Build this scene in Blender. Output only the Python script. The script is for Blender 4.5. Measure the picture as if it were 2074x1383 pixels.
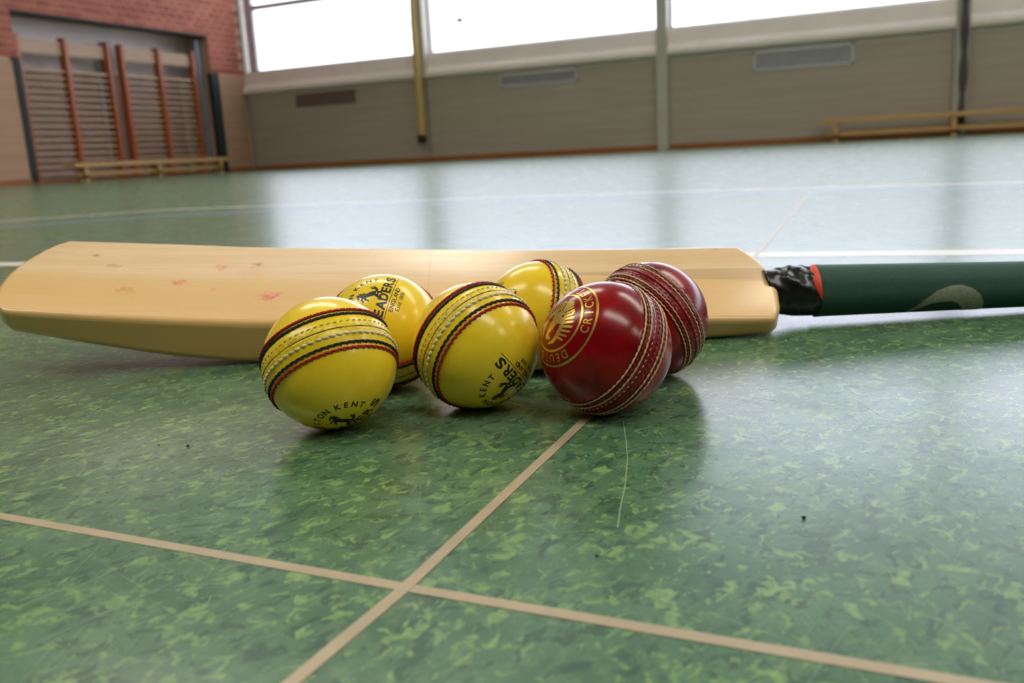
import bpy, bmesh, math, random
from mathutils import Vector, Matrix
random.seed(7)
for o in list(bpy.data.objects): bpy.data.objects.remove(o)
sc = bpy.context.scene
COL = sc.collection
PI = math.pi

# ------------------------------------------------------------------ camera
F_PX = 1797.7
PITCH, ROLL, YAW, CAM_H = 0.2116363, 0.0532729, 0.4225364, 0.1428756
def _rz(v, a=YAW):
    return Vector((v.x*math.cos(a)-v.y*math.sin(a), v.x*math.sin(a)+v.y*math.cos(a), v.z))
_F = Vector((0, math.cos(PITCH), -math.sin(PITCH)))
_D = Vector((0, -math.sin(PITCH), -math.cos(PITCH)))
_X = Vector((1, 0, 0))
CR = _rz(_X*math.cos(ROLL) + _D*math.sin(ROLL))
CD = _rz(_D*math.cos(ROLL) - _X*math.sin(ROLL))
CF = _rz(_F)
CO = Vector((0, 0, CAM_H))
cam = bpy.data.cameras.new('camera')
cam.sensor_width = 22.3
cam.lens = F_PX*22.3/2074
cam.clip_start = 0.02
cam.clip_end = 200
cam.dof.use_dof = True
cam.dof.focus_distance = 0.485
cam.dof.aperture_fstop = 7.0
co = bpy.data.objects.new('camera', cam)
COL.objects.link(co)
M = Matrix((CR, -CD, -CF)).transposed().to_4x4()
M.translation = CO
co.matrix_world = M
sc.camera = co

# ------------------------------------------------------------------ sky, lamps, exposure
w = bpy.data.worlds.new('sky'); sc.world = w
w.use_nodes = True
wn = w.node_tree
bgn = wn.nodes['Background']
bgn.inputs['Color'].default_value = (0.80, 0.84, 1.0, 1)      # even overcast sky
bgn.inputs['Strength'].default_value = 2.0
sc.view_settings.view_transform = 'Standard'
sc.view_settings.look = 'None'
sc.view_settings.gamma = 1
sc.view_settings.use_curve_mapping = False
sc.view_settings.exposure = 1.08
sc.cycles.max_bounces = 8
sc.cycles.diffuse_bounces = 4
sc.cycles.transparent_max_bounces = 8
LAMP_E = 5.4

# ------------------------------------------------------------------ helpers
def ray(x, y): return CR*((x-1037)/F_PX) + CD*((y-691.5)/F_PX) + CF
def on_floor(x, y, z=0):
    d = ray(x, y); return CO + d*((z-CAM_H)/d.z)

def tag(o, label=None, cat=None, group=None, kind=None):
    if label: o['label'] = label
    if cat: o['category'] = cat
    if group: o['group'] = group
    if kind: o['kind'] = kind
    return o
def mk(name, verts, faces, mat=None, parent=None, smooth=False):
    me = bpy.data.meshes.new(name)
    me.from_pydata([tuple(v) for v in verts], [], faces)
    me.update()
    if smooth: me.shade_smooth()
    return link(name, me, mat, parent)
def link(name, me, mat=None, parent=None):
    o = bpy.data.objects.new(name, me)
    if mat:
        me.materials.clear(); me.materials.append(mat)
    COL.objects.link(o)
    if parent: o.parent = parent
    return o
def empty(name, loc=(0, 0, 0)):
    o = bpy.data.objects.new(name, None); o.empty_display_size = .05
    o.location = loc; COL.objects.link(o); return o
class MB:
    def __init__(s): s.v = []; s.f = []
    def box(s, a, b):
        n = len(s.v); x0, y0, z0 = a; x1, y1, z1 = b
        s.v += [(x0,y0,z0),(x1,y0,z0),(x1,y1,z0),(x0,y1,z0),(x0,y0,z1),(x1,y0,z1),(x1,y1,z1),(x0,y1,z1)]
        s.f += [tuple(n+i for i in q) for q in ((0,3,2,1),(4,5,6,7),(0,1,5,4),(1,2,6,5),(2,3,7,6),(3,0,4,7))]
        return s
    def quad(s, a, b, c, d):
        n = len(s.v); s.v += [a, b, c, d]; s.f.append((n, n+1, n+2, n+3)); return s
    def tube(s, pts, rad, seg=8, caps=True):
        n0 = len(s.v); P = [Vector(p) for p in pts]; k = len(P)
        for i, p in enumerate(P):
            t = (P[min(i+1, k-1)]-P[max(i-1, 0)]).normalized()
            u = t.cross(Vector((0.13, 0.21, 0.97)))
            if u.length < 1e-3: u = t.cross(Vector((1, 0, 0)))
            u.normalize(); vv = t.cross(u)
            r = rad[i] if isinstance(rad, (list, tuple)) else rad
            for j in range(seg):
                a = 2*PI*j/seg
                s.v.append(tuple(p + u*(r*math.cos(a)) + vv*(r*math.sin(a))))
        for i in range(k-1):
            for j in range(seg):
                a = n0+i*seg+j; b = n0+i*seg+(j+1) % seg
                s.f.append((a, b, b+seg, a+seg))
        if caps:
            s.f.append(tuple(n0+j for j in reversed(range(seg))))
            s.f.append(tuple(n0+(k-1)*seg+j for j in range(seg)))
        return s
    def prism_x(s, prof, x0, x1):      # prof: (y,z) loop
        n = len(s.v); k = len(prof)
        s.v += [(x0, y, z) for y, z in prof] + [(x1, y, z) for y, z in prof]
        for i in range(k):
            j = (i+1) % k
            s.f.append((n+i, n+j, n+k+j, n+k+i))
        s.f.append(tuple(n+i for i in reversed(range(k)))); s.f.append(tuple(n+k+i for i in range(k)))
        return s
    def build(s, name, mat, parent=None, smooth=False, bevel=0, seg=2):
        o = mk(name, s.v, s.f, mat, parent, smooth)
        bm = bmesh.new(); bm.from_mesh(o.data); bmesh.ops.recalc_face_normals(bm, faces=bm.faces[:]); bm.to_mesh(o.data); bm.free()
        if bevel:
            m = o.modifiers.new('bevel', 'BEVEL'); m.width = bevel; m.segments = seg; m.limit_method = 'ANGLE'
        return o

def srgb(r, g, b):
    f = lambda c: (c/255/12.92) if c/255 <= .04045 else ((c/255+.055)/1.055)**2.4
    return (f(r), f(g), f(b), 1)
class NT:
    def __init__(s, name):
        s.m = bpy.data.materials.new(name); s.m.use_nodes = True
        s.t = s.m.node_tree; s.p = s.t.nodes['Principled BSDF']; s.out = s.t.nodes['Material Output']
    def n(s, typ, **kw):
        x = s.t.nodes.new(typ)
        for k, v in kw.items():
            if k.startswith('i_'):
                key = k[2:]; key = int(key) if key.isdigit() else key.replace('_', ' ')
                x.inputs[key].default_value = v
            else: setattr(x, k, v)
        return x
    def l(s, a, b): s.t.links.new(a, b); return s
    def coord(s, scale=(1, 1, 1), rot=(0, 0, 0), kind='Object'):
        c = s.n('ShaderNodeTexCoord'); v = c.outputs[kind]
        if any(rot):
            m = s.n('ShaderNodeMapping'); m.inputs['Rotation'].default_value = rot; s.l(v, m.inputs['Vector']); v = m.outputs['Vector']
        m = s.n('ShaderNodeMapping'); m.inputs['Scale'].default_value = scale
        s.l(v, m.inputs['Vector']); return m.outputs['Vector']
    def noise(s, vec, scale, detail=3, rough=.5, dist=0):
        x = s.n('ShaderNodeTexNoise'); x.inputs['Scale'].default_value = scale; x.inputs['Detail'].default_value = detail
        x.inputs['Roughness'].default_value = rough; x.inputs['Distortion'].default_value = dist
        s.l(vec, x.inputs['Vector']); return x.outputs['Fac']
    def ramp(s, fac, stops, interp='LINEAR'):
        x = s.n('ShaderNodeValToRGB'); x.color_ramp.interpolation = interp
        e = x.color_ramp.elements
        while len(e) > 1: e.remove(e[-1])
        e[0].position = stops[0][0]; e[0].color = stops[0][1]
        for p, c in stops[1:]:
            q = e.new(p); q.color = c
        s.l(fac, x.inputs['Fac']); return x.outputs['Color']
    def step(s, fac, a, b):            # smooth 0..1 mask
        x = s.n('ShaderNodeMapRange'); x.interpolation_type = 'SMOOTHSTEP'
        x.inputs['From Min'].default_value = a; x.inputs['From Max'].default_value = b
        s.l(fac, x.inputs['Value']); return x.outputs['Result']
    def mix(s, fac, a, b):
        x = s.n('ShaderNodeMix', data_type='RGBA')
        if hasattr(fac, 'node'): s.l(fac, x.inputs[0])
        else: x.inputs[0].default_value = fac
        for v, i in ((a, 6), (b, 7)):
            if hasattr(v, 'node'): s.l(v, x.inputs[i])
            else: x.inputs[i].default_value = v
        return x.outputs[2]
    def math(s, op, a, b=None):
        x = s.n('ShaderNodeMath', operation=op)
        for v, i in ((a, 0), (b, 1)):
            if v is None: continue
            if hasattr(v, 'node'): s.l(v, x.inputs[i])
            else: x.inputs[i].default_value = v
        return x.outputs[0]
    def bump(s, h, strength, dist):
        b = s.n('ShaderNodeBump'); b.inputs['Strength'].default_value = strength; b.inputs['Distance'].default_value = dist
        s.l(h, b.inputs['Height']); s.l(b.outputs['Normal'], s.p.inputs['Normal'])
        return b
    def set(s, **kw):
        for k, v in kw.items():
            k = k.replace('_', ' ')
            if hasattr(v, 'node'): s.l(v, s.p.inputs[k])
            else: s.p.inputs[k].default_value = v
        return s
def simple(name, col, rough=.5, var=.12, scale=8, metal=0, **kw):
    t = NT(name)
    f = t.noise(t.coord(), scale, 4)
    c2 = tuple(c*(1-var*2) for c in col[:3]) + (1,)
    t.set(Base_Color=t.mix(t.step(f, .3, .7), c2, col), Roughness=rough, Metallic=metal, **kw)
    return t.m
def lamp_mat(name, col, e):
    t = NT(name); t.set(Base_Color=col, Emission_Color=col, Emission_Strength=e); return t.m

# ------------------------------------------------------------------ materials
def m_floor():
    t = NT('green_marbled_linoleum')
    v = t.coord((1, .62, 1), (0, 0, .35))
    broad = t.noise(t.coord(), 26, 4, .6)
    clus = t.noise(t.coord(), 45, 3, .6)
    base = t.mix(t.step(broad, .32, .68), srgb(60, 99, 68), srgb(80, 118, 84))
    n1 = t.noise(v, 130, 4, .62, .8)            # dark flakes
    n2 = t.noise(t.coord((1, .7, 1), (.3, 0, .2)), 165, 5, .62, .7)   # pale flakes
    n3 = t.noise(v, 420, 2, .6, .4)
    n4 = t.noise(t.coord((1, .7, 1), (0, .3, -.2)), 90, 4, .66, .9)   # larger soft patches
    base = t.mix(t.math('MULTIPLY', t.step(n4, .50, .62), .45), base, srgb(104, 132, 92))
    base = t.mix(t.math('MULTIPLY', t.step(n1, .54, .60), .75), base, srgb(38, 72, 54))
    base = t.mix(t.math('MULTIPLY', t.step(n3, .54, .66), .45), base, srgb(54, 88, 64))
    a = t.math('ADD', n2, t.math('MULTIPLY', t.math('SUBTRACT', clus, .5), .22))
    base = t.mix(t.math('MULTIPLY', t.step(a, .560, .588), .72), base, srgb(116, 150, 88))
    base = t.mix(t.math('MULTIPLY', t.step(a, .625, .65), .55), base, srgb(134, 166, 98))
    n6 = t.noise(t.coord(), 5.5, 4, .55)          # grey scuffed film
    base = t.mix(t.math('MULTIPLY', t.step(n6, .35, .75), .14), base, srgb(148, 148, 138))
    sc_ = None
    for k, (rot, s_) in enumerate(((.25, 900), (1.15, 1150), (1.9, 1000), (2.7, 1250))):
        nz = t.noise(t.coord((1, .012, 1), (0, 0, rot)), s_, 0, .5, .10)
        m_ = t.step(nz, .76, .84)
        sc_ = m_ if sc_ is None else t.math('MAXIMUM', sc_, m_)
    patch = t.step(t.noise(t.coord(), 8, 2), .42, .62)
    sc_ = t.math('MULTIPLY', sc_, patch)
    base = t.mix(t.math('MULTIPLY', sc_, .016), base, srgb(190, 195, 190))
    r = t.math('ADD', t.math('MULTIPLY', t.noise(t.coord(), 14, 2), .12), .20)
    r = t.math('ADD', r, t.math('MULTIPLY', sc_, .14))
    t.set(Base_Color=base, Roughness=r, IOR=1.6)
    h = t.math('ADD', t.math('MULTIPLY', t.noise(t.coord(), 90, 3), .5), t.math('MULTIPLY', sc_, -.35))
    t.bump(h, .10, .0012)
    return t.m
def m_wood(name, c0, c1, c2, spots=False, rough=.38):
    t = NT(name)
    v = t.coord((1.2, 26, 26))
    g1 = t.noise(v, 2.6, 4, .55, .5)
    g2 = t.noise(t.coord((2.5, 120, 120)), 3.0, 3, .5)
    base = t.mix(t.step(g1, .35, .68), c0, c1)
    base = t.mix(t.math('MULTIPLY', t.step(g2, .45, .75), .30), base, c2)
    if spots:
        tc = t.n('ShaderNodeTexCoord'); sp = t.n('ShaderNodeSeparateXYZ'); t.l(tc.outputs['Object'], sp.inputs[0])
        # redder band along the lower half of the face
        b_ = t.math('MULTIPLY', t.step(sp.outputs['Y'], .048, .034), .75)
        base = t.mix(b_, base, srgb(222, 176, 104))
        # brown heartwood streak near the shoulder, narrow at its toe end
        yy = t.math('SUBTRACT', sp.outputs['Y'], .0435)
        yy = t.math('ADD', yy, t.math('MULTIPLY', t.math('SUBTRACT', sp.outputs['X'], .36), .03))
        wdt = t.math('MULTIPLY', t.step(sp.outputs['X'], .18, .40), .0088)
        inside = t.step(t.math('SUBTRACT', wdt, t.math('ABSOLUTE', yy)), -.0008, .0016)
        inside = t.math('MULTIPLY', inside, t.step(sp.outputs['X'], .18, .24))
        base = t.mix(t.math('MULTIPLY', inside, .55), base, srgb(178, 138, 84))
        # ball marks and small knots: (s, q, radius, colour, amount)
        wob = t.noise(t.coord(), 260, 3, .6)
        for s_, q_, r_, c_, a_ in ((-.0542, .034, .0045, (222, 96, 84), .7), (-.0268, .0548, .0050, (226, 120, 104), .5), (.0175, .0196, .0068, (220, 100, 86), .75),
                                   (.0065, .0409, .0048, (222, 200, 70), .5), (-.1258, .0648, .003, (150, 110, 50), .6), (-.1099, .0521, .0045, (178, 130, 70), .55),
                                   (-.1777, .0585, .003, (120, 90, 50), .7), (.0001, .0592, .0035, (158, 112, 52), .7), (-.0913, .0222, .006, (205, 140, 70), .6),
                                   (-.0272, .0265, .0025, (226, 120, 90), .5), (-.003, .049, .009, (232, 150, 120), .28), (.364, .080, .004, (190, 140, 80), .4)):
            dx = t.math('MULTIPLY', t.math('SUBTRACT', sp.outputs['X'], s_), .62)
            dy = t.math('SUBTRACT', sp.outputs['Y'], q_)
            dd = t.math('SQRT', t.math('ADD', t.math('MULTIPLY', dx, dx), t.math('MULTIPLY', dy, dy)))
            dd = t.math('ADD', dd, t.math('MULTIPLY', t.math('SUBTRACT', wob, .5), r_*3.2))
            base = t.mix(t.math('MULTIPLY', t.step(dd, r_*1.1, r_*-.3), min(1, a_*1.35)), base, srgb(*c_))
        # splice hairline across the face
        ln = t.step(t.math('ABSOLUTE', t.math('SUBTRACT', sp.outputs['X'], .134)), .0006, .0)
        base = t.mix(t.math('MULTIPLY', ln, .35), base, srgb(150, 118, 80))
        t.set(Coat_Weight=.5, Coat_Roughness=.16)
    t.set(Base_Color=base, Roughness=rough)
    t.bump(g2, .12, .0006)
    return t.m
def m_leather(name, ca, cb, cdirt, seam_w, wrinkle=.6, rough=.28):
    t = NT(name)
    v = t.coord()
    n = t.noise(v, 55, 4, .6)
    base = t.mix(t.step(n, .35, .7), ca, cb)
    tc = t.n('ShaderNodeTexCoord'); sp = t.n('ShaderNodeSeparateXYZ'); t.l(tc.outputs['Object'], sp.inputs[0])
    az = t.math('ABSOLUTE', sp.outputs['Z'])
    band = t.step(az, seam_w, seam_w*.7)
    dn = t.step(t.noise(v, 420, 4, .7), .42, .68)
    base = t.mix(t.math('MULTIPLY', t.math('MULTIPLY', band, dn), .75), base, cdirt)
    sp2 = t.step(t.noise(v, 900, 2, .5), .745, .78)
    base = t.mix(t.math('MULTIPLY', sp2, .5), base, cdirt)
    t.set(Base_Color=base, Roughness=t.math('ADD', t.math('MULTIPLY', n, .12), rough-.06), Coat_Weight=.5, Coat_Roughness=.19, IOR=1.45, Specular_IOR_Level=.22)
    nn = t.math('MULTIPLY', t.noise(v, 620, 3, .6, .3), t.math('ADD', t.math('MULTIPLY', band, wrinkle), .015))
    nn = t.math('ADD', nn, t.math('MULTIPLY', t.noise(v, 60, 3, .5), .10))
    b = t.bump(nn, .55, .0011)
    t.l(b.outputs['Normal'], t.p.inputs['Coat Normal'])
    return t.m
def m_brick():
    t = NT('red_brick')
    oi = t.n('ShaderNodeObjectInfo'); ge = t.n('ShaderNodeNewGeometry')
    r = t.math('FRACT', t.math('ADD', oi.outputs['Random'], ge.outputs['Random Per Island']))
    base = t.ramp(r, [(0, srgb(156, 80, 58)), (.5, srgb(174, 94, 72)), (1, srgb(184, 108, 84))])
    base = t.mix(t.math('MULTIPLY', t.noise(t.coord(), 60, 4), .3), base, srgb(140, 74, 60))
    t.set(Base_Color=base, Roughness=.8); t.bump(t.noise(t.coord(), 160, 3), .3, .003); return t.m
def m_glass():
    t = NT('window_glass')
    tr = t.n('ShaderNodeBsdfTransparent'); gl = t.n('ShaderNodeBsdfGlossy'); gl.inputs['Roughness'].default_value = .02
    fr = t.n('ShaderNodeFresnel'); fr.inputs['IOR'].default_value = 1.45
    mx = t.n('ShaderNodeMixShader'); t.l(t.math('MULTIPLY', fr.outputs[0], .8), mx.inputs[0]); t.l(tr.outputs[0], mx.inputs[1]); t.l(gl.outputs[0], mx.inputs[2])
    t.l(mx.outputs[0], t.out.inputs['Surface']); return t.m
def m_grip():
    t = NT('green_rubber_grip')
    tc = t.n('ShaderNodeTexCoord'); sp = t.n('ShaderNodeSeparateXYZ'); t.l(tc.outputs['UV'], sp.inputs[0])
    a = t.math('ADD', t.math('MULTIPLY', sp.outputs['X'], 62), t.math('MULTIPLY', sp.outputs['Y'], 178))
    b = t.math('SUBTRACT', t.math('MULTIPLY', sp.outputs['X'], 62), t.math('MULTIPLY', sp.outputs['Y'], 178))
    h = t.math('MULTIPLY', t.math('SINE', t.math('MULTIPLY', a, PI)), t.math('SINE', t.math('MULTIPLY', b, PI)))
    base = t.mix(t.step(h, -.6, .8), srgb(12, 58, 46), srgb(22, 88, 68))
    t.set(Base_Color=base, Roughness=.55); t.bump(h, .5, .0006); return t.m

FLOOR = m_floor()
SEAM = simple('beige_weld_strip', srgb(176, 158, 128), .35, .06, 60)
LINE_W = simple('white_line_paint', srgb(216, 210, 202), .36, .03, 3)
SCR = simple('pale_scratch', srgb(136, 160, 124), .4, .03, 3)
LINE_B = simple('pale_blue_line_paint', srgb(120, 150, 190), .3, .03, 3)
WILLOW = m_wood('willow_blade', srgb(228, 196, 150), srgb(221, 183, 130), srgb(202, 158, 102), True)
TAPE = simple('black_tape', (.006, .006, .007, 1), .28, .1, 80)
ORANGE = simple('orange_rubber', srgb(226, 70, 38), .5, .05)
GRIP = m_grip()
GRIPMARK = simple('grey_grip_print', srgb(160, 164, 146), .6, .12, 300)
YEL = m_leather('yellow_leather', srgb(246, 213, 50), srgb(239, 202, 34), srgb(176, 150, 26), .0042, .45)
YELW = m_leather('creased_yellow_leather', srgb(246, 213, 50), srgb(239, 202, 34), srgb(160, 136, 26), .0046, 1.6)
RED = m_leather('red_leather', srgb(146, 2, 12), srgb(112, 0, 8), srgb(60, 6, 10), .0085, .5, .24)
T_RED = simple('red_thread', srgb(178, 10, 18), .6, .15, 600)
T_BLACK = simple('black_thread', (.008, .009, .014, 1), .6, .1, 600)
T_WHITE = simple('grey_white_thread', srgb(228, 216, 170), .55, .12, 500)
T_CREAM = simple('cream_thread', srgb(216, 194, 146), .6, .14, 600)
T_RUBY = simple('dark_red_thread', srgb(134, 16, 26), .5, .2, 600)
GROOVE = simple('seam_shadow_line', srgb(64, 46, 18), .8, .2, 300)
INK = simple('black_stamp_ink', (.010, .011, .010, 1), .4, .1, 300)
def m_gold():
    t = NT('gold_foil')
    n = t.noise(t.coord(), 500, 3, .6)
    t.set(Base_Color=t.mix(t.step(n, .3, .7), srgb(214, 176, 64), srgb(236, 204, 110)), Metallic=.85, Roughness=.3)
    t.bump(t.noise(t.coord(), 300, 3), .4, .0004); return t.m
GOLD = m_gold()
BRICK = m_brick()
MORTAR = simple('mortar', srgb(216, 176, 148), .9, .05, 20)
PLASTER = simple('painted_wall', srgb(176, 170, 158), .8, .04, 2)
def m_pad(name, c0, c1):
    t = NT(name)
    f = t.noise(t.coord((.4, .4, 9)), 1.6, 4, .6)
    t.set(Base_Color=t.mix(t.step(f, .3, .7), c0, c1), Roughness=.75); return t.m
DARKW = simple('dark_brown_wall', srgb(92, 70, 56), .8, .08, 2)
PADG = m_pad('grey_wall_padding', srgb(180, 167, 148), srgb(170, 158, 140))
PADB = m_pad('tan_wall_padding', srgb(188, 150, 120), srgb(178, 140, 110))
SILL = simple('cream_sill_panel', srgb(252, 238, 228), .5, .03, 2)
ORW = m_wood('orange_brown_wood', srgb(168, 104, 54), srgb(150, 88, 44), srgb(120, 66, 32))
BARW = m_wood('reddish_bar_wood', srgb(176, 96, 50), srgb(160, 84, 44), srgb(128, 60, 30))
RUNGW = m_wood('pale_rung_wood', srgb(190, 156, 122), srgb(178, 142, 108), srgb(150, 112, 80))
TOPW = m_wood('tan_board_wood', srgb(182, 146, 106), srgb(168, 132, 94), srgb(140, 104, 70))
BENCHW = m_wood('bench_wood', srgb(206, 166, 110), srgb(190, 148, 96), srgb(160, 116, 70))
BACKB = simple('brown_back_board', srgb(172, 150, 138), .8, .06, 3)
BACKG = simple('grey_back_board', srgb(226, 218, 212), .7, .04, 2)
DKGREEN = simple('dark_green_padding_edge', srgb(30, 42, 34), .7, .1)
STEEL = simple('grey_blue_steel', srgb(128, 138, 146), .45, .06, 4)
COLM = simple('light_grey_column_paint', srgb(190, 186, 170), .6, .04, 2)
WFR = simple('grey_window_frame', srgb(208, 202, 204), .5, .04, 2)
VBROWN = simple('brown_vent_metal', srgb(126, 104, 98), .5, .05)
VGREY = simple('grey_vent_metal', srgb(168, 166, 166), .5, .05)
VWHITE = simple('white_vent_metal', srgb(206, 204, 208), .5, .04)
ROPE = simple('tan_rope', srgb(206, 176, 104), .8, .1, 30)
DROPE = simple('dark_rope', srgb(88, 76, 78), .8, .15, 30)
LEATH = simple('black_leather_end', srgb(26, 30, 26), .6, .1)
CEIL = simple('white_ceiling', srgb(205, 202, 196), .8, .03, 1)
LAMP = lamp_mat('lamp_diffuser', (1, .95, .86, 1), LAMP_E)
GLASS = m_glass()
DIRT = simple('dark_grit', srgb(40, 22, 22), .8, .2, 900)

# ------------------------------------------------------------------ the hall
XL, YF, XR, YB, HC = -13.656, 16.585, 24.0, -11.0, 7.0
fl = MB().box((XL-.6, YB, -.25), (XR, YF, 0)).build('floor', FLOOR); tag(fl, kind='structure')
def strip(name, pts, wid, mat, z=.0002, parent=fl):
    P = [Vector((p[0], p[1], 0)) for p in pts]; V = []
    for i, p in enumerate(P):
        t_ = (P[min(i+1, len(P)-1)]-P[max(i-1, 0)]).normalized(); q = Vector((-t_.y, t_.x, 0))*(wid/2)
        for zz in (-.002, z): V += [(p.x-q.x, p.y-q.y, zz), (p.x+q.x, p.y+q.y, zz)]
    Fs = []
    for i in range(len(P)-1):
        a, b = 4*i, 4*i+4
        Fs += [(a+2, b+2, b+3, a+3), (a, a+2, a+3, a+1) if i == 0 else (a, a+2, b+2, b), (a+1, b+1, b+3, a+3), (a, b, b+2, a+2)]
    return mk(name, V, Fs, mat, parent)
J = on_floor(822, 1190)
pA, pB = on_floor(0, 1030), on_floor(2074, 1374)
dA = (pB-pA).normalized(); 
strip('seam_strip', [pA-dA*.9, J, pB+dA*1.6], .0052, SEAM)
b1, b2 = on_floor(591, 1383), on_floor(1193, 843)
farB = on_floor(1640, 390)
strip('seam_strip', [b1-(J-b1).normalized()*.6, J, b2, b2+(b2-J).normalized()*.5, farB], .0050, SEAM, .0004)
strip('court_line', [on_floor(-300, 540), on_floor(0, 535), on_floor(900, 523), on_floor(1700, 514), on_floor(2074, 510), on_floor(2500, 506)], .05, LINE_W)
strip('court_line', [on_floor(-300, 470), on_floor(0, 448), on_floor(347, 424), on_floor(700, 411), on_floor(1000, 400), on_floor(1500, 384), on_floor(2074, 369), on_floor(2600, 358)], .038, LINE_W)
strip('court_line', [on_floor(-300, 484), on_floor(0, 461), on_floor(347, 436), on_floor(700, 420), on_floor(1000, 408), on_floor(1500, 393), on_floor(2074, 378), on_floor(2600, 366)], .045, LINE_B, .0003)

strip('scratch', [on_floor(1262, 852), on_floor(1268, 890), on_floor(1271, 930), on_floor(1266, 985), on_floor(1256, 1030), on_floor(1251, 1068)], .00045, SCR, .00006)
# far wall
RECY0, RECY1, RECZ = 10.90, 15.50, 2.85
wf = MB()
wf.box((XL-.6, YF, 0), (XR, YF+.35, 1.98)).box((XL-.6, YF, 6.3), (XR, YF+.35, HC)).box((XL-.6, YF, 1.98), (XL+.02, YF+.35, 6.3))
wback = wf.build('wall_back', PLASTER); tag(wback, kind='structure')
cols = [-13.55, -9.06, -4.13, .72, 5.6, 10.5, 15.4, 20.3, 23.9]
for a, b in zip(cols[:-1], cols[1:]):
    MB().box((a+.03, YF-.06, .0), (b+.0, YF, 1.60)).build('wall_pad', PADG, wback, bevel=.012)
MB().box((cols[0]-.02, YF-.075, 0), (XR, YF-.055, .10)).build('baseboard_back', ORW)['kind'] = 'structure'
prof = [(YF, 2.14), (YF-.05, 2.14), (YF-.10, 1.86), (YF-.16, 1.80), (YF-.185, 1.74), (YF-.17, 1.68), (YF-.12, 1.655), (YF-.05, 1.65), (YF, 1.64)]
s_ = MB().prism_x(prof, XL+.03, XR).build('trim_1', SILL, bevel=.02); s_['kind'] = 'structure'
s_ = MB().box((XL+.03, YF-.045, 1.60), (XR, YF, 1.652)).build('trim_2', WFR); s_['kind'] = 'structure'
k = 3
for i, x in enumerate(cols[1:-1]):
    z0 = 0 if i != 0 else 1.66
    s_ = MB().box((x-.10, YF-.20, z0), (x+.10, YF+.05, 6.35)).build('trim_%d' % k, COLM, bevel=.012); s_['kind'] = 'structure'; k += 1
for i, (a, b) in enumerate(zip(cols[:-1], cols[1:])):
    wd = empty('window_%d' % (i+1), ((a+b)/2, YF+.1, 2.14)); wd['kind'] = 'structure'
    def L(o): o.location = (-(a+b)/2, -(YF+.1), -2.14); return o
    m = MB()
    x0 = a+(.02 if i == 0 else .08); x1 = b-.08; fw = .20 if i == 0 else .06
    m.box((x0, YF+.05, 2.10), (x0+fw, YF+.16, 6.35)).box((x1-.06, YF+.05, 2.10), (x1, YF+.16, 6.35))
    m.box((x0, YF+.05, 2.08), (x1, YF+.16, 2.17)).box((x0, YF+.05, 6.28), (x1, YF+.16, 6.35))
    L(m.build('window_frame', WFR, wd))
    L(MB().box((x0, YF+.045, 3.44), (x1, YF+.165, 3.54)).build('transom', WFR, wd))
    for z0, z1 in ((2.17, 3.44), (3.54, 6.28)):
        L(MB().quad((x0+fw, YF+.10, z0), (x1-.06, YF+.10, z0), (x1-.06, YF+.10, z1), (x0+fw, YF+.10, z1)).build('pane', GLASS, wd))
# small handle seen on the second window
hd = MB().box((-8.33, YF+.03, 2.69), (-8.17, YF+.09, 2.75)).box((-8.27, YF+.05, 2.66), (-8.23, YF+.11, 2.78)).build('window_handle', VGREY, bpy.data.objects['window_2'])
hd.location = (-(cols[1]+cols[2])/2, -(YF+.1), -2.14)

# left wall: masonry core with the recess, bricks on it
wl = MB()
fx = XL-.008
wl.box((XL-.6, YB, 0), (fx, RECY0, HC)).box((XL-.6, RECY0, RECZ), (fx, RECY1, HC)).box((XL-.6, RECY1, 0), (fx, YF, HC))
wl.box((XL-.8, RECY0-.2, 0), (XL-.6, RECY1+.2, RECZ+.2))
wleft = wl.build('wall_left', MORTAR); tag(wleft, kind='structure')
BW, BH, ST, CO_ = .235, .110, .25, .125
bm_ = MB().box((-.055, -BW/2, -BH/2), (.0, BW/2, BH/2)); bme = None
cands = []
z = 2.09
r_ = 0
while z+BH < 4.4:
    off = ST/2 if r_ % 2 else 0
    y = YF-.02
    while y > 8.6:
        c0, c1 = y-BW-off*0, y
        yc = y-BW/2-off
        lo, hi = yc-BW/2, yc+BW/2
        hi = min(hi, YF-.005)
        segs = [(lo, hi)]
        if z < RECZ-.02:
            if hi > RECY0 and lo < RECY1:
                segs = []
                if lo < RECY0: segs.append((lo, RECY0))
                if hi > RECY1: segs.append((RECY1, hi))
        for (a, b) in segs:
            if b-a > .03: cands.append((a, b, z))
        y -= ST
    z += CO_; r_ += 1
def vis(c):
    P = Vector((XL, (c[0]+c[1])/2, c[2]))-CO; d = P.dot(CF)
    x = 1037+F_PX*P.dot(CR)/d; y = 691.5+F_PX*P.dot(CD)/d
    return (-20 < x < 2090 and y > -8), d
inv = sorted([c for c in cands if vis(c)[0]], key=lambda c: vis(c)[1])
single = inv[:300]; sset = set(single)
full = link('brick', MB().box((-.03, -BW/2, -BH/2), (0, BW/2, BH/2)).build('tmp', BRICK).data, BRICK, wleft)
bpy.data.objects.remove(bpy.data.objects['tmp'])
first = True
for (a, b, z) in single:
    o = full if first else full.copy()
    if not first: COL.objects.link(o); o.parent = wleft
    first = False
    o.location = (XL+random.uniform(-.002, .003), (a+b)/2, z+BH/2)
    o.scale = (1, (b-a)/BW, 1)
rest = MB()
for c in cands:
    if c in sset: continue
    a, b, z = c; dx = random.uniform(-.002, .003)
    rest.box((XL-.03, a, z), (XL+dx, b, z+BH))
o = rest.build('brickwork', BRICK, wleft); o['kind'] = 'stuff'
MB().box((fx-.01, YB, 4.46), (XL+.01, YF, HC)).build('upper_wall_panel', PLASTER, wleft)
MB().box((fx-.01, YB, 2.09), (XL, 8.6, 4.46)).build('brick_face', BRICK, wleft)
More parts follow.
